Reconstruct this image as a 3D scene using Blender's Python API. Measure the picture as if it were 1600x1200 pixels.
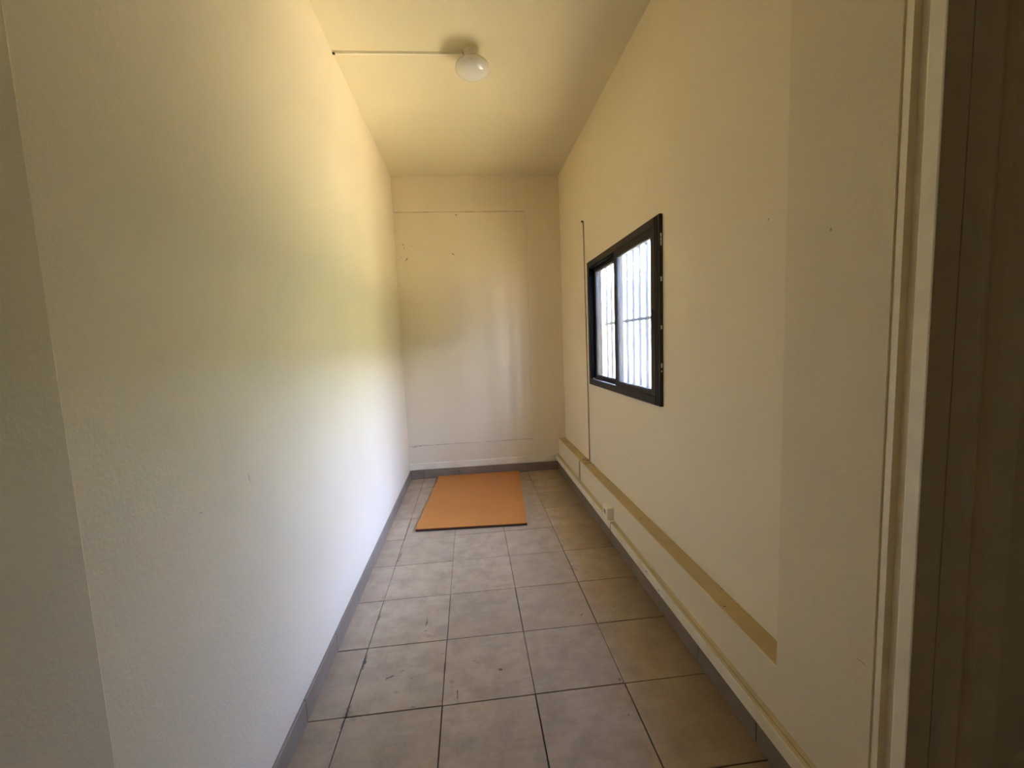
import bpy, bmesh, math, random
from mathutils import Vector, Matrix
random.seed(7)
for o in list(bpy.data.objects): bpy.data.objects.remove(o)
S = bpy.context.scene
COL = S.collection

# ---------------------------------------------------------------- camera
cd = bpy.data.cameras.new('camera'); cam = bpy.data.objects.new('camera', cd); COL.objects.link(cam)
cd.sensor_fit = 'HORIZONTAL'; cd.sensor_width = 36.0; cd.lens = 653.6 / 1600 * 36.0
cd.clip_start = 0.02; cd.clip_end = 300
Rr = Vector((0.9939886310521268, -0.10163983078964958, -0.04069331807766681))
Ru = Vector((0.05029049590071083, 0.0937200601163201, 0.994327620230804))
Rf = Vector((0.0972495108531624, 0.9903968371965072, -0.09826819175081987))
m = Matrix((Rr, Ru, -Rf)).transposed().to_4x4(); m.translation = Vector((0, 0, 1.2661))
cam.matrix_world = m
S.camera = cam

# ---------------------------------------------------------------- world, sun, exposure
SKY = (0.58, 0.69, 1.0); SKY_STRENGTH = 16.0
SUN_ENERGY = 54.0; SUN_DIR = Vector((0.03, 0.56, 0.82)); SUN_COL = (1.0, 0.83, 0.60)
EXPOSURE = 2.97
w = bpy.data.worlds.new('sky'); S.world = w; w.use_nodes = True
nt = w.node_tree; bgn = nt.nodes['Background']
tc = nt.nodes.new('ShaderNodeTexCoord'); sx = nt.nodes.new('ShaderNodeSeparateXYZ')
rp = nt.nodes.new('ShaderNodeValToRGB')
nt.links.new(tc.outputs['Generated'], sx.inputs[0]); nt.links.new(sx.outputs['Z'], rp.inputs[0])
rp.color_ramp.elements[0].position = 0.0; rp.color_ramp.elements[0].color = (0.82, 0.89, 1.0, 1)
rp.color_ramp.elements[1].position = 0.6; rp.color_ramp.elements[1].color = (*SKY, 1)
nt.links.new(rp.outputs[0], bgn.inputs['Color']); bgn.inputs['Strength'].default_value = SKY_STRENGTH
sd = bpy.data.lights.new('sun', 'SUN'); sd.energy = SUN_ENERGY; sd.angle = math.radians(0.6); sd.color = SUN_COL
so = bpy.data.objects.new('sun', sd); COL.objects.link(so)
so.rotation_euler = SUN_DIR.to_track_quat('Z', 'Y').to_euler(); so.location = (0, 0, 8)
# sky portal in the window opening (guides sampling of the daylight, adds no light)
pd = bpy.data.lights.new('window_portal', 'AREA'); pd.shape = 'RECTANGLE'; pd.size = 1.12; pd.size_y = 0.84
pd.cycles.is_portal = True
po = bpy.data.objects.new('window_portal', pd); COL.objects.link(po)
po.location = (1.01, 2.47, 1.38); po.rotation_euler = Vector((1, 0, 0)).to_track_quat('Z', 'Y').to_euler()
# dim warm fill light added behind the camera, in the adjoining room
ad = bpy.data.lights.new('adjoining_room_fill', 'AREA'); ad.shape = 'DISK'; ad.size = 1.0; ad.energy = 0.30; ad.color = (1.0, 0.86, 0.62)
ao = bpy.data.objects.new('adjoining_room_fill', ad); COL.objects.link(ao); ao.location = (0.2, -1.4, 2.72)
S.view_settings.view_transform = 'Standard'; S.view_settings.look = 'None'
S.view_settings.gamma = 1.0; S.view_settings.exposure = EXPOSURE
S.view_settings.use_curve_mapping = False
S.cycles.max_bounces = 16; S.cycles.diffuse_bounces = 12; S.cycles.transparent_max_bounces = 16
S.cycles.use_denoising = True; S.cycles.use_guiding = True; S.cycles.guiding_training_samples = 64; S.cycles.sample_clamp_indirect = 8.0
S.cycles.caustics_reflective = False; S.cycles.caustics_refractive = False

# ---------------------------------------------------------------- helpers
def hexlin(r, g, b):
    f = lambda c: c / 12.92 if c <= 0.04045 else ((c + 0.055) / 1.055) ** 2.4
    return tuple(f(v / 255) for v in (r, g, b))

class N:
    """small node builder"""
    def __init__(s, name):
        s.m = bpy.data.materials.new(name); s.m.use_nodes = True
        s.t = s.m.node_tree; s.b = s.t.nodes['Principled BSDF']; s.out = s.t.nodes['Material Output']
        s.pos = s.t.nodes.new('ShaderNodeNewGeometry').outputs['Position']
    def n(s, k, **kw):
        x = s.t.nodes.new(k)
        for a, v in kw.items(): setattr(x, a, v)
        return x
    def l(s, a, b): s.t.links.new(a, b)
    def noise(s, scale, detail=4, rough=.55, vec=None, dist=0):
        x = s.n('ShaderNodeTexNoise'); x.inputs['Scale'].default_value = scale; x.inputs['Detail'].default_value = detail
        x.inputs['Roughness'].default_value = rough; x.inputs['Distortion'].default_value = dist
        s.l(vec or s.pos, x.inputs['Vector']); return x.outputs['Fac']
    def ramp(s, f, stops):
        x = s.n('ShaderNodeValToRGB'); e = x.color_ramp.elements
        while len(e) < len(stops): e.new(0.5)
        for i, (p, c) in enumerate(stops):
            e[i].position = p; e[i].color = (*c, 1) if len(c) == 3 else c
        s.l(f, x.inputs[0]); return x.outputs[0]
    def mix(s, f, a, b, mode='MIX'):
        x = s.n('ShaderNodeMix', data_type='RGBA', blend_type=mode)
        for v, k in ((f, 0), (a, 6), (b, 7)):
            if hasattr(v, 'links'): s.l(v, x.inputs[k])
            elif k == 0: x.inputs[0].default_value = v
            else: x.inputs[k].default_value = (*v, 1)
        return x.outputs[2]
    def math(s, op, a, b=0.0, c=None):
        x = s.n('ShaderNodeMath', operation=op)
        for k, v in ((0, a), (1, b), (2, c)):
            if v is None: continue
            if hasattr(v, 'links'): s.l(v, x.inputs[k])
            else: x.inputs[k].default_value = v
        return x.outputs[0]
    def bump(s, h, strength, dist=.01):
        x = s.n('ShaderNodeBump'); x.inputs['Strength'].default_value = strength; x.inputs['Distance'].default_value = dist
        s.l(h, x.inputs['Height']); s.l(x.outputs[0], s.b.inputs['Normal'])
    def mark(s, c, u, lu, lv, axis, noise=None):
        """soft ragged elongated scuff: centre c, direction angle u in the plane normal to axis"""
        ax = {'x': (1, 2), 'y': (0, 2), 'z': (0, 1)}[axis]
        sp = s.n('ShaderNodeSeparateXYZ'); s.l(s.pos, sp.inputs[0])
        a = s.math('SUBTRACT', sp.outputs[ax[0]], c[0]); b = s.math('SUBTRACT', sp.outputs[ax[1]], c[1])
        cu, su = math.cos(u), math.sin(u)
        p = s.math('ADD', s.math('MULTIPLY', a, cu / lu), s.math('MULTIPLY', b, su / lu))
        q = s.math('ADD', s.math('MULTIPLY', a, -su / lv), s.math('MULTIPLY', b, cu / lv))
        d = s.math('SQRT', s.math('ADD', s.math('MULTIPLY', p, p), s.math('MULTIPLY', q, q)))
        if noise is not None: d = s.math('ADD', d, s.math('MULTIPLY', s.math('SUBTRACT', noise, .44), 3.6))
        x = s.n('ShaderNodeMapRange'); s.l(d, x.inputs[0]); x.inputs[1].default_value = .6; x.inputs[2].default_value = 1.05
        x.inputs[3].default_value = 1; x.inputs[4].default_value = 0
        return x.outputs[0]

def paint(name, base, dark, rough=.6, scale=1.6, marks=(), markcol=(.10, .07, .04), axis='y', bump=.12, fine=120):
    m_ = N(name)
    c = m_.mix(m_.ramp(m_.noise(scale, 5), [(.35, (0, 0, 0)), (.7, (1, 1, 1))]), base, dark)
    # sparse faint grime flecks
    fl = m_.ramp(m_.noise(9, 6, .7), [(.70, (0, 0, 0)), (.78, (.35,) * 3)])
    c = m_.mix(fl, c, tuple(v * .8 for v in dark))
    if marks:
        nz = m_.noise(70, 3)
        for (cc, u, lu, lv, st) in marks:
            c = m_.mix(m_.math('MULTIPLY', m_.mark(cc, u, lu, lv, axis, nz), st), c, markcol)
    m_.l(c, m_.b.inputs['Base Color']); m_.b.inputs['Roughness'].default_value = rough
    m_.b.inputs['Specular IOR Level'].default_value = .35
    h = m_.math('ADD', m_.noise(fine, 2), m_.math('MULTIPLY', m_.noise(14, 3), 2.0))
    m_.bump(h, bump, .004)
    return m_.m

def simple(name, col, rough=.5, metal=0, spec=.5, var=.12, scale=20, bump=0):
    m_ = N(name)
    c = m_.mix(m_.noise(scale, 4), tuple(v * (1 - var) for v in col), tuple(min(1, v * (1 + var)) for v in col))
    m_.l(c, m_.b.inputs['Base Color']); m_.b.inputs['Roughness'].default_value = rough
    m_.b.inputs['Metallic'].default_value = metal; m_.b.inputs['Specular IOR Level'].default_value = spec
    if bump: m_.bump(m_.noise(scale * 6, 3), bump, .003)
    return m_.m

class MB:
    def __init__(s): s.bm = bmesh.new()
    def box(s, a, b, bev=0.0, seg=1):
        x0, y0, z0 = (min(p, q) for p, q in zip(a, b)); x1, y1, z1 = (max(p, q) for p, q in zip(a, b))
        v = [s.bm.verts.new(p) for p in ((x0, y0, z0), (x1, y0, z0), (x1, y1, z0), (x0, y1, z0), (x0, y0, z1), (x1, y0, z1), (x1, y1, z1), (x0, y1, z1))]
        f = [s.bm.faces.new([v[i] for i in q]) for q in ((3, 2, 1, 0), (4, 5, 6, 7), (0, 1, 5, 4), (1, 2, 6, 5), (2, 3, 7, 6), (3, 0, 4, 7))]
        if bev:
            e = {e for q in f for e in q.edges}
            bmesh.ops.bevel(s.bm, geom=list(e), offset=bev, segments=seg, affect='EDGES', profile=.5)
        return s
    def prism(s, pts, axis, a, b):
        """extrude closed 2-D outline along axis from a to b"""
        def P(p, t):
            return {'x': (t, p[0], p[1]), 'y': (p[0], t, p[1]), 'z': (p[0], p[1], t)}[axis]
        A = [s.bm.verts.new(P(p, a)) for p in pts]; B = [s.bm.verts.new(P(p, b)) for p in pts]
        s.bm.faces.new(A); s.bm.faces.new(B[::-1])
        for i in range(len(pts)):
            j = (i + 1) % len(pts); s.bm.faces.new((A[i], B[i], B[j], A[j]))
        bmesh.ops.recalc_face_normals(s.bm, faces=s.bm.faces[:]); return s
    def lathe(s, prof, c, seg=40):
        rings = []
        for r, z in prof:
            if r < 1e-6: rings.append([s.bm.verts.new((c[0], c[1], c[2] + z))])
            else: rings.append([s.bm.verts.new((c[0] + r * math.cos(t * 2 * math.pi / seg), c[1] + r * math.sin(t * 2 * math.pi / seg), c[2] + z)) for t in range(seg)])
        for A, B in zip(rings, rings[1:]):
            for k in range(seg):
                l = (k + 1) % seg
                q = [A[k % len(A)], A[l % len(A)], B[l % len(B)], B[k % len(B)]]
                q = list(dict.fromkeys(q))
                if len(q) > 2: s.bm.faces.new(q)
        bmesh.ops.recalc_face_normals(s.bm, faces=s.bm.faces[:]); return s
    def tube(s, pts, r, seg=8):
        pts = [Vector(p) for p in pts]; rings = []
        for i, p in enumerate(pts):
            d = (pts[min(i + 1, len(pts) - 1)] - pts[max(i - 1, 0)]).normalized()
            u = d.orthogonal().normalized() if i == 0 else (pu - d * pu.dot(d)).normalized()
            pu = u; v = d.cross(u)
            rings.append([s.bm.verts.new(p + (u * math.cos(t * 2 * math.pi / seg) + v * math.sin(t * 2 * math.pi / seg)) * r) for t in range(seg)])
        for A, B in zip(rings, rings[1:]):
            for k in range(seg): s.bm.faces.new((A[k], A[(k + 1) % seg], B[(k + 1) % seg], B[k]))
        s.bm.faces.new(rings[0][::-1]); s.bm.faces.new(rings[-1])
        bmesh.ops.recalc_face_normals(s.bm, faces=s.bm.faces[:]); return s
    def build(s, name, mat, parent=None, origin=None, smooth=False):
        me = bpy.data.meshes.new(name)
        if parent is not None: origin = WORLD[parent.name]
        elif origin is None: origin = (0, 0, 0)
        bmesh.ops.translate(s.bm, verts=s.bm.verts[:], vec=-Vector(origin))
        s.bm.to_mesh(me); s.bm.free(); me.materials.append(mat)
        if smooth:
            for p in me.polygons: p.use_smooth = True
        o = bpy.data.objects.new(name, me); COL.objects.link(o)
        if parent is not None: o.parent = parent
        else: o.location = origin
        WORLD[o.name] = Vector(origin)
        return o
WORLD = {}
def tag(o, label, cat, group=None):
    o['label'] = label; o['category'] = cat
    if group: o['group'] = group
    return o
def thing(name, label, cat, loc, group=None):
    o = bpy.data.objects.new(name, None); COL.objects.link(o); o.location = loc; WORLD[o.name] = Vector(loc)
    o.empty_display_size = .1
    return tag(o, label, cat, group)
def struct(o, label=None, cat=None):
    o['kind'] = 'structure'
    if label: o['label'] = label
    if cat: o['category'] = cat
    return o

# ---------------------------------------------------------------- dimensions (metres)
XL, XR, XU, YB, H = -0.624, 0.829, 0.9036, 3.994, 2.796
YD = 0.704          # doorway plane: the walls of the narrow room end here
XO = 0.988          # outer face of the window wall
XF = 1.10           # right-hand end of the door frame
ZL = 0.311          # ledge height
SK = 0.082          # skirting height
T, GX, GY = 0.333, 0.1744, 1.3838

# ---------------------------------------------------------------- materials
CREAM = (.74, .657, .50); CREAM2 = (.715, .63, .468)
m_wall = paint('cream_wall_paint', CREAM, CREAM2)
m_left = paint('cream_left_wall_paint', CREAM, CREAM2, axis='x', bump=.15,
               marks=[((0.982, 0.911), -0.12, 0.017, 0.003, 0.35), ((1.199, 0.919), -1.27, 0.019, 0.003, 0.35)])
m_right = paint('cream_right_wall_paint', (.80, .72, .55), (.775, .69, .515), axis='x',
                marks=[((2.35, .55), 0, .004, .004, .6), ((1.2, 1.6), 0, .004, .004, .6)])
m_back = paint('cream_back_wall_paint', CREAM, CREAM2, axis='y',
               marks=[((-0.552, 2.195), -0.4, 0.01, 0.005, 0.8), ((-0.544, 2.159), -1.03, 0.016, 0.003, 0.6), ((-0.525, 2.068), 0.92, 0.026, 0.005, 0.85), ((-0.53, 2.069), -0.72, 0.011, 0.006, 0.7), ((-0.572, 2.081), -0.29, 0.014, 0.004, 0.5), ((-0.482, 2.184), 0.02, 0.022, 0.003, 0.4), ((-0.104, 2.103), -0.53, 0.02, 0.006, 0.75), ((-0.06, 2.454), -0.15, 0.01, 0.006, 0.95), ((-0.183, 2.718), -0.69, 0.004, 0.003, 0.3), ((-0.517, 0.318), -0.37, 0.019, 0.004, 0.95), ((-0.566, 0.311), 0.1, 0.031, 0.003, 0.8), ((0.278, 0.368), -0.86, 0.015, 0.008, 0.4), ((-0.316, 1.258), 0.79, 0.046, 0.003, 0.35)])
m_ceil = paint('cream_ceiling_paint', (.72, .655, .475), (.70, .63, .45), axis='z', bump=.10)
m_room = simple('adjoining_room_paint', (.42, .35, .24), .7)
m_frame_paint = simple('cream_door_frame_enamel', (.84, .79, .63), .38, bump=.05)
m_casing = simple('brown_casing_paint', (.44, .355, .225), .5, bump=.05)
m_white = simple('white_plastic', (.80, .76, .64), .42, var=.06)
m_trunk = paint('painted_plastic_trunking', (.82, .77, .62), (.70, .63, .45), rough=.45, scale=7, axis='x',
                marks=[((1.859, .136), 2.9, .02, .003, .8), ((1.728, .121), 3.0, .013, .003, .8), ((2.68, .12), 3.14, .017, .004, .7)])
m_ledge = paint('bare_yellowed_ledge', (.56, .435, .24), (.48, .37, .205), rough=.75, scale=5, axis='z', bump=.5, fine=60,
                marks=[((0.882, 1.408), -1.91, 0.009, 0.003, 0.9), ((0.888, 1.394), -0.55, 0.011, 0.003, 0.9), ((0.899, 1.406), -1.3, 0.011, 0.002, 0.9), ((0.849, 1.31), -0.59, 0.005, 0.003, 0.9), ((0.906, 1.312), -0.43, 0.006, 0.003, 0.9), ((0.904, 1.253), -1.37, 0.005, 0.003, 0.9), ((0.908, 1.184), -1.52, 0.047, 0.0015, 0.9), ((0.885, 3.563), -1.36, 0.016, 0.008, 0.8), ((0.843, 2.354), -1.43, 0.018, 0.004, 0.5), ((.86, 2.06), 1.4, .015, .008, .4), ((.84, 2.80), 1.4, .03, .005, .4)], markcol=(.09, .06, .03))
m_patch = simple('rough_cement_patch', (.42, .31, .20), .9, var=.25, scale=60, bump=.6)
m_dark = simple('dark_hole', (.03, .02, .012), .9)
m_alu = simple('dark_bronze_aluminium', hexlin(50, 44, 41), .55, 0, .25, var=.08, scale=30, bump=.05)
m_rubber = simple('black_rubber_gasket', (.012, .012, .013), .6)
m_caulk = simple('white_caulk', (.75, .72, .64), .8, var=.2, scale=60, bump=.5)
m_steel = simple('grey_painted_steel', (.026, .028, .034), .7, 0, .12, var=.1)
m_opp = simple('weathered_concrete_block', (.285, .292, .165), .85, var=.08, scale=3, bump=.3)
m_louv = simple('pale_blue_shutter', (.42, .50, .58), .5)
m_ground = simple('sunlit_sandy_paving', (.62, .53, .32), .9, var=.15, scale=3, bump=.4)
m_out = simple('exterior_render', (.65, .58, .46), .9)

# floor tiles
def tile_material():
    m_ = N('worn_beige_ceramic_tile')
    oi = m_.n('ShaderNodeObjectInfo').outputs['Random']
    big = m_.noise(2.2, 5, .6); med = m_.noise(11, 6, .65); fine = m_.noise(90, 4, .6)
    c = m_.mix(m_.ramp(big, [(.3, (0, 0, 0)), (.7, (1, 1, 1))]), (.44, .342, .222), (.375, .283, .178))
    c = m_.mix(m_.math('MULTIPLY', oi, .5), c, (.31, .23, .145))
    c = m_.mix(m_.ramp(med, [(.42, (0, 0, 0)), (.72, (.75,) * 3)]), c, (.25, .18, .115))
    c = m_.mix(m_.math('MULTIPLY', m_.ramp(fine, [(.4, (0, 0, 0)), (.75, (1, 1, 1))]), .15), c, (.54, .44, .31))
    # streaky wiping marks
    mp = m_.n('ShaderNodeMapping'); mp.inputs['Scale'].default_value = (3, 22, 1); mp.inputs['Rotation'].default_value = (0, 0, .5)
    m_.l(m_.pos, mp.inputs[0]); st = m_.noise(1.4, 5, .7, mp.outputs[0], 1.0)
    c = m_.mix(m_.math('MULTIPLY', m_.ramp(st, [(.50, (0, 0, 0)), (.68, (1, 1, 1))]), .4), c, (.26, .20, .15))
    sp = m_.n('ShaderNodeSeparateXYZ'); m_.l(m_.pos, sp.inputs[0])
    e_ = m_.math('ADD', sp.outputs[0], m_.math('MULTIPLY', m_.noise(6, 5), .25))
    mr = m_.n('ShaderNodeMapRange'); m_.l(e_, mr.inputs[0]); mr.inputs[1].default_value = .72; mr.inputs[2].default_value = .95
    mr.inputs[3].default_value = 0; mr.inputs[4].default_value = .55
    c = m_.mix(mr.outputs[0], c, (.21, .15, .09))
    nz = m_.noise(60, 4, .7)
    for (cc, u, lu, lv, s_) in TM:
        c = m_.mix(m_.math('MULTIPLY', m_.mark(cc, u, lu, lv, 'z', nz), s_), c, (.07, .045, .028))
    m_.l(c, m_.b.inputs['Base Color'])
    r = m_.math('MULTIPLY_ADD', med, .25, .32); m_.l(r, m_.b.inputs['Roughness'])
    m_.b.inputs['Specular IOR Level'].default_value = .45
    m_.bump(m_.math('ADD', fine, m_.math('MULTIPLY', big, 3)), .12, .003)
    return m_.m
TM = [((0.059, 1.518), -0.49, 0.016, 0.009, 0.8), ((-0.372, 1.54), 0.45, 0.023, 0.006, 0.8), ((-0.318, 1.572), 0.57, 0.04, 0.003, 0.5), ((-0.282, 1.522), -0.43, 0.006, 0.005, 0.6), ((-0.258, 1.848), 1.5, 0.041, 0.006, 0.85), ((-0.258, 1.788), 0.14, 0.011, 0.004, 0.7), ((-0.486, 1.913), 1.53, 0.041, 0.005, 0.8), ((-0.5, 2.077), 1.29, 0.054, 0.004, 0.4), ((-0.486, 1.633), -1.56, 0.063, 0.006, 0.8), ((-0.486, 1.636), -1.84, 0.017, 0.012, 0.7), ((-0.49, 1.379), -1.66, 0.086, 0.006, 0.6), ((-0.49, 1.423), -1.62, 0.014, 0.014, 0.7), ((-0.473, 1.386), -0.49, 0.042, 0.02, 0.3), ((-0.262, 1.392), -0.05, 0.011, 0.003, 0.7), ((-0.106, 1.429), -1.56, 0.036, 0.003, 0.8), ((-0.13, 1.486), -1.0, 0.02, 0.012, 0.35), ((-0.16, 1.569), -1.59, 0.064, 0.004, 0.7), ((-0.17, 1.636), 0.16, 0.016, 0.004, 0.5), ((-0.482, 2.494), -1.64, 0.1, 0.005, 0.8), ((-0.04, 1.573), -0.6, 0.028, 0.004, 0.3), ((-0.334, 1.466), -0.46, 0.015, 0.01, 0.35), ((-0.221, 2.064), -0.03, 0.049, 0.003, 0.6), ((-0.178, 2.383), 0.05, 0.022, 0.003, 0.6), ((-0.144, 2.105), 1.31, 0.029, 0.01, 0.3), ((-0.236, 1.751), -0.43, 0.037, 0.012, 0.3), ((0.455, 1.785), 0.71, 0.02, 0.004, 0.8), ((0.618, 1.82), -1.28, 0.005, 0.004, 0.7), ((0.472, 1.254), -0.79, 0.004, 0.004, 0.7), ((0.511, 2.175), -0.44, 0.042, 0.008, 0.45), ((0.514, 2.199), -1.22, 0.016, 0.008, 0.55), ((0.529, 2.462), -0.33, 0.02, 0.003, 0.5), ((0.51, 2.428), -1.63, 0.041, 0.003, 0.5), ((0.496, 1.402), -1.34, 0.008, 0.008, 0.9), ((0.822, 1.194), -0.71, 0.005, 0.005, 0.8), ((0.801, 1.105), -0.79, 0.004, 0.004, 0.8), ((0.494, 2.678), 1.18, 0.058, 0.003, 0.6), ((0.831, 1.887), -1.6, 0.08, 0.01, 0.4), ((0.652, 3.68), -0.9, 0.012, 0.007, 0.8), ((0.566, 2.757), -0.85, 0.028, 0.012, 0.35), ((0.522, 3.625), -0.13, 0.045, 0.012, 0.3)]
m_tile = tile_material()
m_grout = simple('dark_grout', (.060, .037, .022), .95, var=.3, scale=80)
m_skirt = N('grey_brown_skirting_tile')
_c = m_skirt.mix(m_skirt.ramp(m_skirt.noise(6, 5, .6), [(.3, (0, 0, 0)), (.7, (1, 1, 1))]), (.26, .205, .15), (.19, .148, .105))
m_skirt.l(_c, m_skirt.b.inputs['Base Color']); m_skirt.b.inputs['Roughness'].default_value = .45; m_skirt = m_skirt.m

# ---------------------------------------------------------------- room shell
TH = .18
def slab(name, boxes, mat, label=None):
    b = MB()
    for q in boxes: b.box(*q)
    return struct(b.build(name, mat), label)

floor = slab('floor', [((XL - TH, -2.7, -.12), (XF + .1, .75, -.004)), ((XL - TH, .75, -.12), (XO, YB + TH, -.004))], m_grout, 'worn beige square tiles with dark grout covering the floor')
# tiles, each a part of the floor
def tiles():
    g = .0033; k = 0; cache = {}
    for j in range(-12, 8):
        y0, y1 = GY + j * T, GY + (j + 1) * T
        y1 = min(y1, YB - .002)
        for i in range(-8, 6):
            x0, x1 = GX + i * T, GX + (i + 1) * T
            if y0 > YD - .1: x0, x1 = max(x0, XL), min(x1, XR)
            else: x0, x1 = max(x0, XL + .012), min(x1, XR + .12)
            if x1 - x0 < .03 or y1 - y0 < .03: continue
            gg = g * random.choice((.75, .6, .45, .3))
            dz = random.uniform(-.0006, .0004)
            b = MB(); b.box((x0 + gg, y0 + gg * random.uniform(.6, 1.2), -.006), (x1 - gg * random.uniform(.6, 1.2), y1 - gg, 0), .0008)
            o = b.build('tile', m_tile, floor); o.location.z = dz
tiles()

wall_left = slab('wall_left', [((XL - TH, .690, 0), (XL, YB + TH, H))], m_left,
                 'long cream painted wall facing the window')
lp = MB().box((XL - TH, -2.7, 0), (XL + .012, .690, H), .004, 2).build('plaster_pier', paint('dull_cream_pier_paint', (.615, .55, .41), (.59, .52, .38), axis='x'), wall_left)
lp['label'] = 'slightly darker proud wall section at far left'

# right wall: lower part, near block, thin upper wall with the window opening
WY0, WY1, WZ0, WZ1 = 1.925, 3.02, .975, 1.785
YN = 1.0342; YJ = .756
wall_right = slab('wall_right', [
    ((XU, YN, ZL - .004), (XO, WY0, H)),
    ((XU, WY1, ZL - .004), (XO, YB, H)),
    ((XU, WY0, ZL - .004), (XO, WY1, WZ0)),
    ((XU, WY0, WZ1), (XO, WY1, H))], m_right, 'cream wall with the window, set back above a low ledge')

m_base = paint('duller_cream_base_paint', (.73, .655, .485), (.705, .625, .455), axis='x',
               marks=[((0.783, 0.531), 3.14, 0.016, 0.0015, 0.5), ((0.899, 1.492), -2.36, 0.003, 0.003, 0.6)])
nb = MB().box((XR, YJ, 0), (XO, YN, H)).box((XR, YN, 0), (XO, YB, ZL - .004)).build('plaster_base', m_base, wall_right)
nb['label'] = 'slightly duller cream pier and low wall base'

# ledge: yellowed top face of the thicker wall base with a ragged painted edge
b = MB(); n = 120; rnd = random.Random(3); prev = None; off = 0.0
tri = []
for k in range(n + 1):
    y = YN + (YB - .001 - YN) * k / n
    off = off * .8 + rnd.uniform(-.0012, .0012)
    xf = XR + .004 + abs(off) + (.006 if rnd.random() < .05 else 0)
    back = XU - .0005
    lo = [b.bm.verts.new(p) for p in ((xf, y, ZL - .004), (xf, y, ZL), (back, y, ZL + .001), (back, y, ZL - .004))]
    if prev:
        for a in range(3): b.bm.faces.new((prev[a], lo[a], lo[a + 1], prev[a + 1]))
    prev = lo
bmesh.ops.recalc_face_normals(b.bm, faces=b.bm.faces[:])
led = b.build('ledge', m_ledge, wall_right); led['label'] = 'yellowed bare ledge top'
b = MB(); b.box((XR, YN, ZL - .004), (XR + .006, YB, ZL - .0002), .0004); e = b.build('ledge_edge', m_base, wall_right)
for (ya, yb_, xa) in ((3.085, 3.115, .838), (3.19, 3.215, .855)):
    MB().box((xa, ya, ZL - .001), (XU - .002, yb_, ZL + .0035), .0012).build('plaster_patch', m_patch, wall_right)
MB().box((.872, 3.16, ZL), (XU - .001, 3.23, ZL + .006), .002).build('plaster_patch', m_patch, wall_right)

# back wall with a shallow recessed panel
PX, PZ0, PZ1, PD = .578, .324, 2.475, .007
b = MB()
b.box((XL - TH, YB + PD, 0), (XO, YB + TH, H))
b.box((XL, YB, PZ1), (XO, YB + PD, H)).box((PX + .008, YB, PZ0), (XO, YB + PD, PZ1)).box((XL, YB, 0), (XO, YB + PD, PZ0))
b.box((PX, YB - .0025, PZ0), (PX + .009, YB + PD, PZ1 - .01), .002)
struct(b.build('wall_back', m_back), 'cream end wall with a shallow recessed rectangle')
m_ridge_shade = simple('shaded_plaster_ridge', (.46, .38, .26), .9, var=.3, scale=40, bump=.5)
# rough plaster ridges along the recess, coloured darker as its shadow lines
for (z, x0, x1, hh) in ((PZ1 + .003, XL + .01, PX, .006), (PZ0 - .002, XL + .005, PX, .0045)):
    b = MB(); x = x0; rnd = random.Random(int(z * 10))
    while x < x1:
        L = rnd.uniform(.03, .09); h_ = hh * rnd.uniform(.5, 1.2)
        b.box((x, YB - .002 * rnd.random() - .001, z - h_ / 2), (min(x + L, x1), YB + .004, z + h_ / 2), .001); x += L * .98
    b.build('plaster_ridge', m_ridge_shade, bpy.data.objects['wall_back'])

struct(MB().box((XL - TH, -2.85, H), (XF + .3, YB + TH, H + .15)).build('ceiling', m_ceil), 'cream painted ceiling')

# adjoining room (where the photographer stands)
slab('wall_front', [((XL - TH, -2.85, 0), (XF + .3, -2.7, H))], m_room)
slab('wall_right_near', [((XF, -2.7, 0), (XF + .3, .75, H))], m_room)

# door frame at the right: stepped profile, faces turned to the room catch its light
door = struct(MB().prism([(XR, .7495), (XR, .737), (.845, .7365), (.845, .711), (XF, .711), (XF, YJ - .0005), (.8335, YJ - .0005), (.8335, .7495)], 'z', 0, H)
              .build('door_1', m_frame_paint), 'stepped cream door frame at the right edge')
MB().prism([(.8005, .6853), (.8000, .6830), (.8000, .6605), (.8012, .6583), (.806, .6583), (.806, .6853)], 'z', 0, H).build('door_stop', m_frame_paint, door)
b = MB(); arc = [(.806, .6583), (.8005, .6575), (.8495, .6575), (.8495, .662), (.8520, .662), (.8520, .6575)]
arc = [(.806, .6853), (.806, .6580), (.8015, .6575), (.8495, .6575), (.8495, .6620), (.8515, .6620)]
for k in range(9):
    t = k / 8 * math.pi / 2
    arc.append((.8515 + .040 * math.sin(t), .6575 - .013 * (1 - math.cos(t))))
arc += [(.8945, .6445), (.8945, .625), (.93, .615), (1.06, .615), (1.06, .7105), (.8455, .7105), (.8455, .6853)]
b.prism(arc, 'z', 0, H); o = b.build('casing', m_casing, door); o['label'] = 'darker brown outer casing'
struct(MB().box((1.06, YJ - .16, 0), (XF, .711, H)).build('trim_1', m_room))

# skirting tiles
def skirting(name, axis, fixed, sign, a0, a1, start):
    root = MB()
    if axis == 'y': root.box((fixed, a0, 0), (fixed + sign * .0045, a1, SK - .002))
    else: root.box((a0, fixed, 0), (a1, fixed + sign * .0045, SK - .002))
    r = struct(root.build(name, m_grout), 'grey brown tile skirting')
    t = start
    while t < a1:
        p, q = max(t, a0) + .001, min(t + T, a1) - .001
        if q - p > .02:
            b_ = MB()
            if axis == 'y': b_.box((fixed, p, .002), (fixed + sign * .009, q, SK), .0012)
            else: b_.box((p, fixed, .002), (q, fixed + sign * .009, SK), .0012)
            b_.build('skirting_tile', m_skirt, r)
        t += T
skirting('baseboard_left', 'y', XL, 1, YD, YB, GY - 3 * T)
skirting('baseboard_right', 'y', XR, -1, YJ, YB, GY - 3 * T + .05)
skirting('baseboard_back', 'x', YB, -1, XL + .01, XR - .01, GX - 3 * T)

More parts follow.
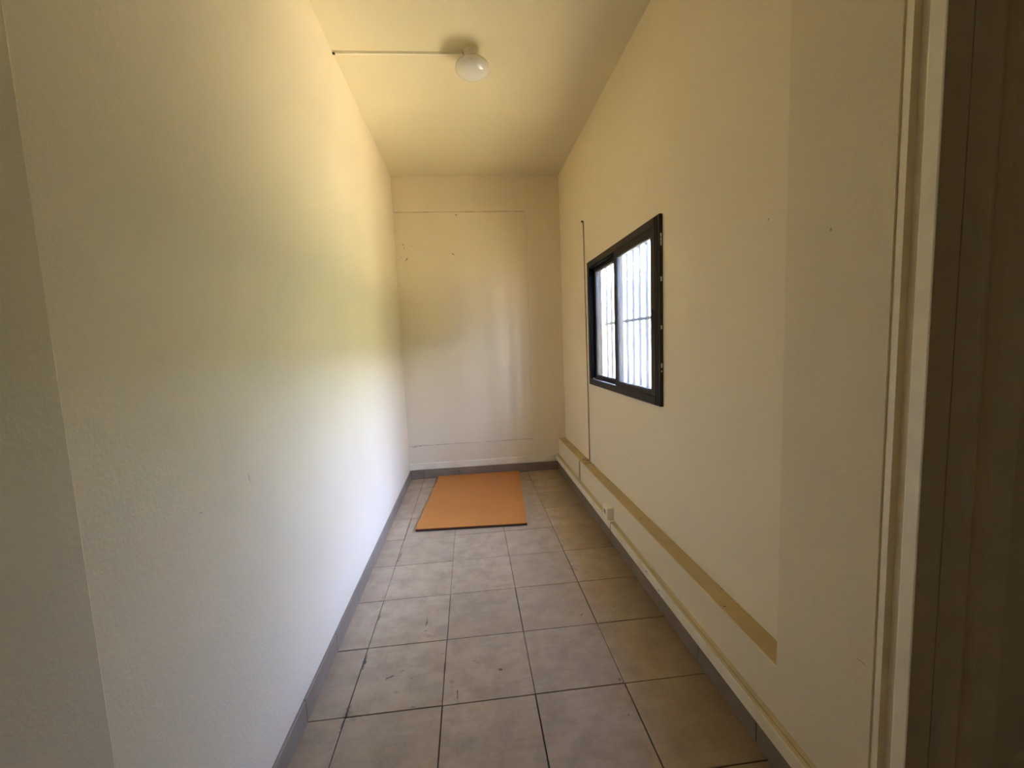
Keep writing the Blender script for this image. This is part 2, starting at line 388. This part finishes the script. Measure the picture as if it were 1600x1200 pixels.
# ---------------------------------------------------------------- window
FX0 = .886
win = struct(MB().box((.955, WY0, WZ0), (.975, WY0 + .012, WZ1)).box((.955, WY1 - .012, WZ0), (.975, WY1, WZ1))
             .box((.955, WY0, WZ0), (.975, WY1, WZ0 + .012)).box((.955, WY0, WZ1 - .012), (.975, WY1, WZ1)).build('window_1', m_alu),
             'dark bronze aluminium sliding window with two panes')
OY0, OY1, OZ0, OZ1 = 1.885, 3.062, .934, 1.823
for (a, c) in (((FX0, OY0, OZ0), (.975, OY0 + .052, OZ1)), ((FX0, OY1 - .04, OZ0), (.975, OY1, OZ1))):
    MB().box(a, c, .002).build('window_frame', m_alu, win)
MB().box((FX0, OY0 + .052, OZ0), (.975, OY1 - .04, OZ0 + .042), .002).build('window_frame', m_alu, win)
MB().box((FX0, OY0 + .052, OZ1 - .042), (.975, OY1 - .04, OZ1), .002).build('window_frame', m_alu, win)
# thin raised lips of the frame
b = MB()
for y in (OY0 + .018, OY0 + .040): b.box((FX0 - .003, y, OZ0 + .006), (FX0 + .002, y + .003, OZ1 - .006))
b.build('frame_lip', m_alu, win)
# tracks
MB().box((FX0 + .032, OY0 + .05, OZ0 + .041), (FX0 + .035, OY1 - .04, OZ0 + .052)).build('track', m_alu, win)
MB().box((.936, OY0 + .05, OZ0 + .041), (.939, OY1 - .04, OZ0 + .056)).build('track', m_alu, win)
def glass(name, haze, tint):
    m_ = N(name); t = m_.t; t.nodes.remove(m_.b)
    tr = m_.n('ShaderNodeBsdfTransparent'); tr.inputs[0].default_value = (*tint, 1)
    tl = m_.n('ShaderNodeBsdfTranslucent'); tl.inputs[0].default_value = (.80, .86, .95, 1)
    gl = m_.n('ShaderNodeBsdfGlossy'); gl.inputs['Roughness'].default_value = .03
    dirt = m_.ramp(m_.noise(5, 5, .6), [(.3, (haze * .75,) * 3), (.7, (haze * 1.25,) * 3)])
    m1 = m_.n('ShaderNodeMixShader'); m_.l(dirt, m1.inputs[0]); m_.l(tr.outputs[0], m1.inputs[1]); m_.l(tl.outputs[0], m1.inputs[2])
    fr = m_.n('ShaderNodeFresnel'); fr.inputs[0].default_value = 1.35
    m2 = m_.n('ShaderNodeMixShader'); m_.l(m_.math('MULTIPLY', fr.outputs[0], .5), m2.inputs[0]); m_.l(m1.outputs[0], m2.inputs[1]); m_.l(gl.outputs[0], m2.inputs[2])
    m_.l(m2.outputs[0], m_.out.inputs[0]); return m_.m
m_g1 = glass('dusty_frosted_glass', .010, (.655, .70, .80)); m_g2 = glass('dusty_clear_glass', .004, (.765, .79, .86))
def sash(x0, x1, y0, y1, z0, z1, sy0, sy1, sz, mg, gx):
    fr = MB().box((x0, y0, z0), (x1, y0 + sy0, z1), .0015).box((x0, y1 - sy1, z0), (x1, y1, z1), .0015) \
        .box((x0, y0 + sy0, z0), (x1, y1 - sy1, z0 + sz), .0015).box((x0, y0 + sy0, z1 - sz), (x1, y1 - sy1, z1), .0015).build('sash', m_alu, win)
    gk = MB(); e = .004
    gy0, gy1, gz0, gz1 = y0 + sy0, y1 - sy1, z0 + sz, z1 - sz
    gk.box((gx - .006, gy0, gz0), (gx + .006, gy0 + e, gz1)).box((gx - .006, gy1 - e, gz0), (gx + .006, gy1, gz1)) \
      .box((gx - .006, gy0 + e, gz0), (gx + .006, gy1 - e, gz0 + e)).box((gx - .006, gy0 + e, gz1 - e), (gx + .006, gy1 - e, gz1))
    gk.build('gasket', m_rubber, fr)
    MB().box((gx - .002, gy0 + e, gz0 + e), (gx + .002, gy1 - e, gz1 - e)).build('pane', mg, fr)
    return fr
s1 = sash(.892, .917, 1.94, 2.512, .966, 1.782, .055, .045, .036, m_g1, .903)
s2 = sash(.925, .950, 2.512, 3.035, .966, 1.782, .06, .045, .036, m_g2, .937)
MB().box((.886, 1.965, 1.30), (.894, 1.983, 1.40), .003).build('latch', m_rubber, s1)
# black strips added as painted shade on the frame's inner faces
m_track_shade = simple('black_track_shade', (.004, .004, .004), .9, 0, .05)
MB().box((FX0 + .004, OY1 - .046, OZ0 + .05), (.924, OY1 - .0395, OZ1 - .05)).build('jamb_shade', m_track_shade, win)
MB().box((FX0 + .004, 2.515, OZ1 - .049), (.924, OY1 - .046, OZ1 - .0415)).build('head_shade', m_track_shade, win)
MB().box((FX0 + .036, 2.515, OZ0 + .0415), (.924, OY1 - .046, OZ0 + .050)).build('sill_shade', m_track_shade, win)
# ragged caulk down the near side of the frame
b = MB(); rnd = random.Random(5)
for z in (1.72, 1.70, 1.68, 1.52, 1.30, 1.12, 1.10):
    b.box((FX0 + .006, OY0 - .003, z), (FX0 + .012, OY0 + .001, z + rnd.uniform(.006, .022)), .0005)
b.build('caulk', m_caulk, win)

# security grille outside
gr = thing('window_grille', 'dark steel bars with one cross rail outside the window', 'window grille', (1.06, 2.6, .80))
MB().box((1.052, 1.70, 1.370), (1.068, 3.72, 1.388), .002).build('cross_rail', m_steel, gr)
for z in (.80, 1.98): MB().box((1.054, 1.70, z - .008), (1.066, 3.72, z + .008), .002).build('end_rail', m_steel, gr)
for k in range(-6, 12):
    y = 2.425 + k * .104
    MB().box((1.051, y - .010, .79), (1.069, y + .010, 1.99), .002).build('bar', m_steel, gr)
for z in (.80, 1.98):
    for y in (1.80, 3.60): MB().box((XO - .001, y - .01, z - .006), (1.055, y + .01, z + .006), .001).build('bracket', m_steel, gr)

# ---------------------------------------------------------------- outside
struct(MB().box((XO, -6, -.30), (9, 30, -.12)).build('ground', m_ground), 'sunlit sandy paving outside')
gw = thing('garden_wall', 'pale block wall seen through the window bars', 'wall', (4.1, 9, -.12))
MB().box((4.1, -3, -.12), (4.3, 24, 2.62)).build('core', m_opp, gw)
b = MB()
for k in range(12): b.box((4.085, -3, -.10 + k * .205), (4.102, 24, .095 + k * .205), .004)
cr = b.build('block_course', m_opp, gw); cr['kind'] = 'stuff'
MB().box((4.04, -3, 2.62), (4.36, 24, 2.68), .01).build('coping', m_opp, gw)
sh = thing('louvred_shutter', 'pale blue louvred shutter low behind the near pane', 'shutter', (4.05, 7.7, .25))
MB().box((4.05, 7.30, .20), (4.084, 7.36, 1.35)).box((4.05, 8.30, .20), (4.084, 8.36, 1.35)).box((4.05, 7.36, 1.29), (4.084, 8.30, 1.35)).box((4.05, 7.36, .20), (4.084, 8.30, .26)).build('frame', m_louv, sh)
for k in range(9): MB().prism([(4.045, .30 + k * .11), (4.055, .29 + k * .11), (4.083, .36 + k * .11), (4.073, .37 + k * .11)], 'y', 7.36, 8.30).build('slat', m_louv, sh)

# ---------------------------------------------------------------- ceiling lamp and its wiring
LX, LY = .090, 2.35
lamp = thing('ceiling_lamp', 'small white oval glass globe lamp on the ceiling', 'lamp', (LX, LY, H))
MB().lathe([(0, 0), (.034, 0), (.034, -.006), (.030, -.009), (.029, -.020), (.031, -.024), (.031, -.030), (.027, -.034), (.027, -.046), (0, -.046)], (LX, LY, H), 32).build('lamp_holder', m_white, lamp, smooth=False)
m_ = N('opal_glass'); m_.b.inputs['Base Color'].default_value = (.66, .65, .62, 1); m_.b.inputs['Roughness'].default_value = .03; m_.b.inputs['Specular IOR Level'].default_value = .9
m_.b.inputs['Subsurface Weight'].default_value = .25; m_.b.inputs['Subsurface Radius'].default_value = (.05, .05, .05); m_.b.inputs['Coat Weight'].default_value = 0
prof = [(0.027, -.012)]
a, c, z0 = .089, .043, -.060
for k in range(4, 33):
    t = math.pi * k / 32
    prof.append((a * math.sin(t) ** .92, c * math.cos(t) + z0))
prof[-1] = (0, prof[-1][1])
MB().lathe(prof, (LX, LY, H - .030), 48).build('glass_globe', m_.m, lamp, smooth=True)
# small side screw of the holder
MB().box((LX - .043, LY - .008, H - .022), (LX - .030, LY + .008, H - .001), .002).build('cable_entry', m_white, lamp)

ct = thing('ceiling_cable_channel', 'thin white cable channel running across ceiling to the lamp', 'cable channel', (XL, 2.38, H))
y0, y1 = 2.390, 2.372
b = MB(); x0, x1 = XL + .001, LX - .040
vs = [((x0, y0), (x1, y1))]
b.prism([(x0, y0 - .006), (x1, y1 - .006), (x1, y1 + .006), (x0, y0 + .006)], 'z', H - .010, H).build('channel', m_white, ct)
MB().prism([(x0 + .02, y0 - .005), (x1 - .02, y1 - .005), (x1 - .02, y1 + .005), (x0 + .02, y0 + .005)], 'z', H - .012, H - .0098).build('channel_lid', m_white, ct)
MB().box((XL + .0005, 2.379, H - .016), (XL + .012, 2.391, H - .0095), .001).build('cable_end', m_dark, ct)
MB().lathe([(0, 0), (.005, 0), (.005, -.010), (0, -.010)], (x1 - .001, y1 - .012, H - .006), 10).build('screw_head', m_dark, ct)

# ---------------------------------------------------------------- wall cables
wc = thing('wall_cable', 'thin grey painted cable running down beside the window', 'cable', (XU, 3.15, ZL))
MB().tube([(XU - .004, 3.178, 2.15), (XU - .0045, 3.172, 1.9), (XU - .004, 3.168, 1.6), (XU - .0045, 3.160, 1.2), (XU - .004, 3.155, .8), (XU - .004, 3.150, ZL + .006)], .0042, 8) \
    .build('cable', simple('grey_cable_sheath', (.36, .30, .21), .6), wc, smooth=True)
MB().tube([(XU - .003, 3.178, 2.145), (XU - .008, 3.185, 2.155), (XU - .009, 3.200, 2.158), (XU - .001, 3.206, 2.155)], .005, 8).build('cable_end', m_dark, wc)
MB().lathe([(0, .004), (.006, .003), (.006, -.003), (0, -.004)], (XU - .004, 3.208, 2.156), 10).build('wall_plug', m_dark, wc)

dc = thing('drop_channel', 'short upright grey channel on wall base below the cable', 'cable channel', (XR, 3.184, .158))
MB().box((XR - .008, 3.176, .157), (XR - .0002, 3.192, ZL), .001).build('channel', simple('grey_channel', (.42, .36, .27), .5), dc)

# trunking on the right wall base
tk = thing('floor_trunking', 'long white trunking along the base of the window wall', 'cable trunking', (XR, 2.4, .104))
def trunk(y0, y1):
    b = MB()
    b.prism([(XR - .0002, .104), (XR - .028, .104), (XR - .030, .106), (XR - .030, .150), (XR - .028, .153), (XR - .0002, .156)], 'y', y0, y1)
    r = b.build('trunking_body', m_trunk, tk)
    MB().prism([(XR - .0005, .156), (XR - .0005, .1572), (XR - .0285, .1541), (XR - .0285, .1529)], 'y', y0, y1).build('trunking_top', m_trunk_top, r)
    MB().box((XR - .0175, y0, .1545), (XR - .0150, y1, .1566)).build('lid_edge', m_trunk_dark, r)
m_trunk_dark = simple('trunking_lid_line', (.42, .34, .19), .6)
m_trunk_top = simple('yellowed_trunking_top', (.60, .50, .30), .6, var=.15, scale=15)
trunk(YJ + .003, 2.378); trunk(2.390, YB - .011)
# broken joint
MB().prism([(XR - .0295, .106), (XR - .0295, .151), (XR - .004, .154), (XR - .004, .106)], 'y', 2.3785, 2.3895).build('joint_gap', m_dark, tk)
MB().box((XR - .0315, 2.386, .128), (XR - .002, 2.400, .1575), .001).build('joint_cover', m_trunk, tk)

bt = tag(MB().prism([(YB - .0002, .086), (YB - .008, .087), (YB - .010, .090), (YB - .010, .144), (YB - .0075, .148), (YB - .0002, .150)], 'x', XL + .001, XR - .031)
         .build('flat_trunking', m_trunk, origin=(0, YB, .085)), 'flat white strip above the skirting on end wall', 'cable trunking')

# socket outlet on top of the trunking
ox, oy = XR - .020, 2.449
so_ = thing('wall_socket', 'small white surface socket box standing on the trunking', 'socket', (XR, oy, .157))
MB().box((XR - .034, oy - .046, .1572), (XR - .0002, oy + .046, .232), .003, 2).build('socket_box', m_white, so_)
fp = MB().box((XR - .040, oy - .044, .159), (XR - .0338, oy + .044, .230), .002).build('face_plate', m_white, so_)
MB().box((XR - .0412, oy - .016, .184), (XR - .0398, oy + .020, .212), .0006).build('socket_insert', simple('grey_socket_insert', (.30, .25, .17), .5), fp)

# ---------------------------------------------------------------- orange board on the floor
A, B_, C_, D_ = (-.352, 3.972), (.424, 3.955), (.339, 2.770), (-.430, 2.816)
m_ = N('orange_hardboard')
c = m_.mix(m_.ramp(m_.noise(3, 5), [(.3, (0, 0, 0)), (.7, (1, 1, 1))]), (.46, .18, .038), (.42, .155, .032))
c = m_.mix(m_.math('MULTIPLY', m_.ramp(m_.noise(260, 3), [(.35, (0, 0, 0)), (.7, (1, 1, 1))]), .25), c, (.53, .235, .06))
nz = m_.noise(60, 4, .7)
for (cc, u, lu, lv, s_) in (((-.33, 2.87), .3, .07, .006, .45), ((-.40, 2.95), 1.4, .05, .004, .5), ((.13, 2.80), .2, .02, .006, .4), ((.33, 3.2), 1.5, .04, .006, .6),
                            ((-.38, 3.1), 1.4, .05, .005, .45), ((.37, 3.6), 1.5, .04, .004, .5)):
    c = m_.mix(m_.math('MULTIPLY', m_.mark(cc, u, lu, lv, 'z', nz), s_), c, (.20, .08, .03))
m_.l(c, m_.b.inputs['Base Color']); m_.b.inputs['Roughness'].default_value = .5; m_.b.inputs['Specular IOR Level'].default_value = .3
m_.bump(m_.noise(200, 3), .1, .002)
m_board = m_.m
bd = thing('board', 'orange rectangular hardboard panel lying flat on the tiles', 'board', (-.005, 3.38, 0))
MB().prism([A, B_, C_, D_], 'z', .016, .0205).build('board_face', m_board, bd)
cx, cy = sum(p[0] for p in (A, B_, C_, D_)) / 4, sum(p[1] for p in (A, B_, C_, D_)) / 4
ins = lambda p, s_: (cx + (p[0] - cx) * s_, cy + (p[1] - cy) * s_)
MB().prism([ins(p, .996) for p in (A, B_, C_, D_)], 'z', .0008, .016).build('board_core', simple('dark_board_core', (.07, .035, .02), .85, var=.4, scale=50), bd)
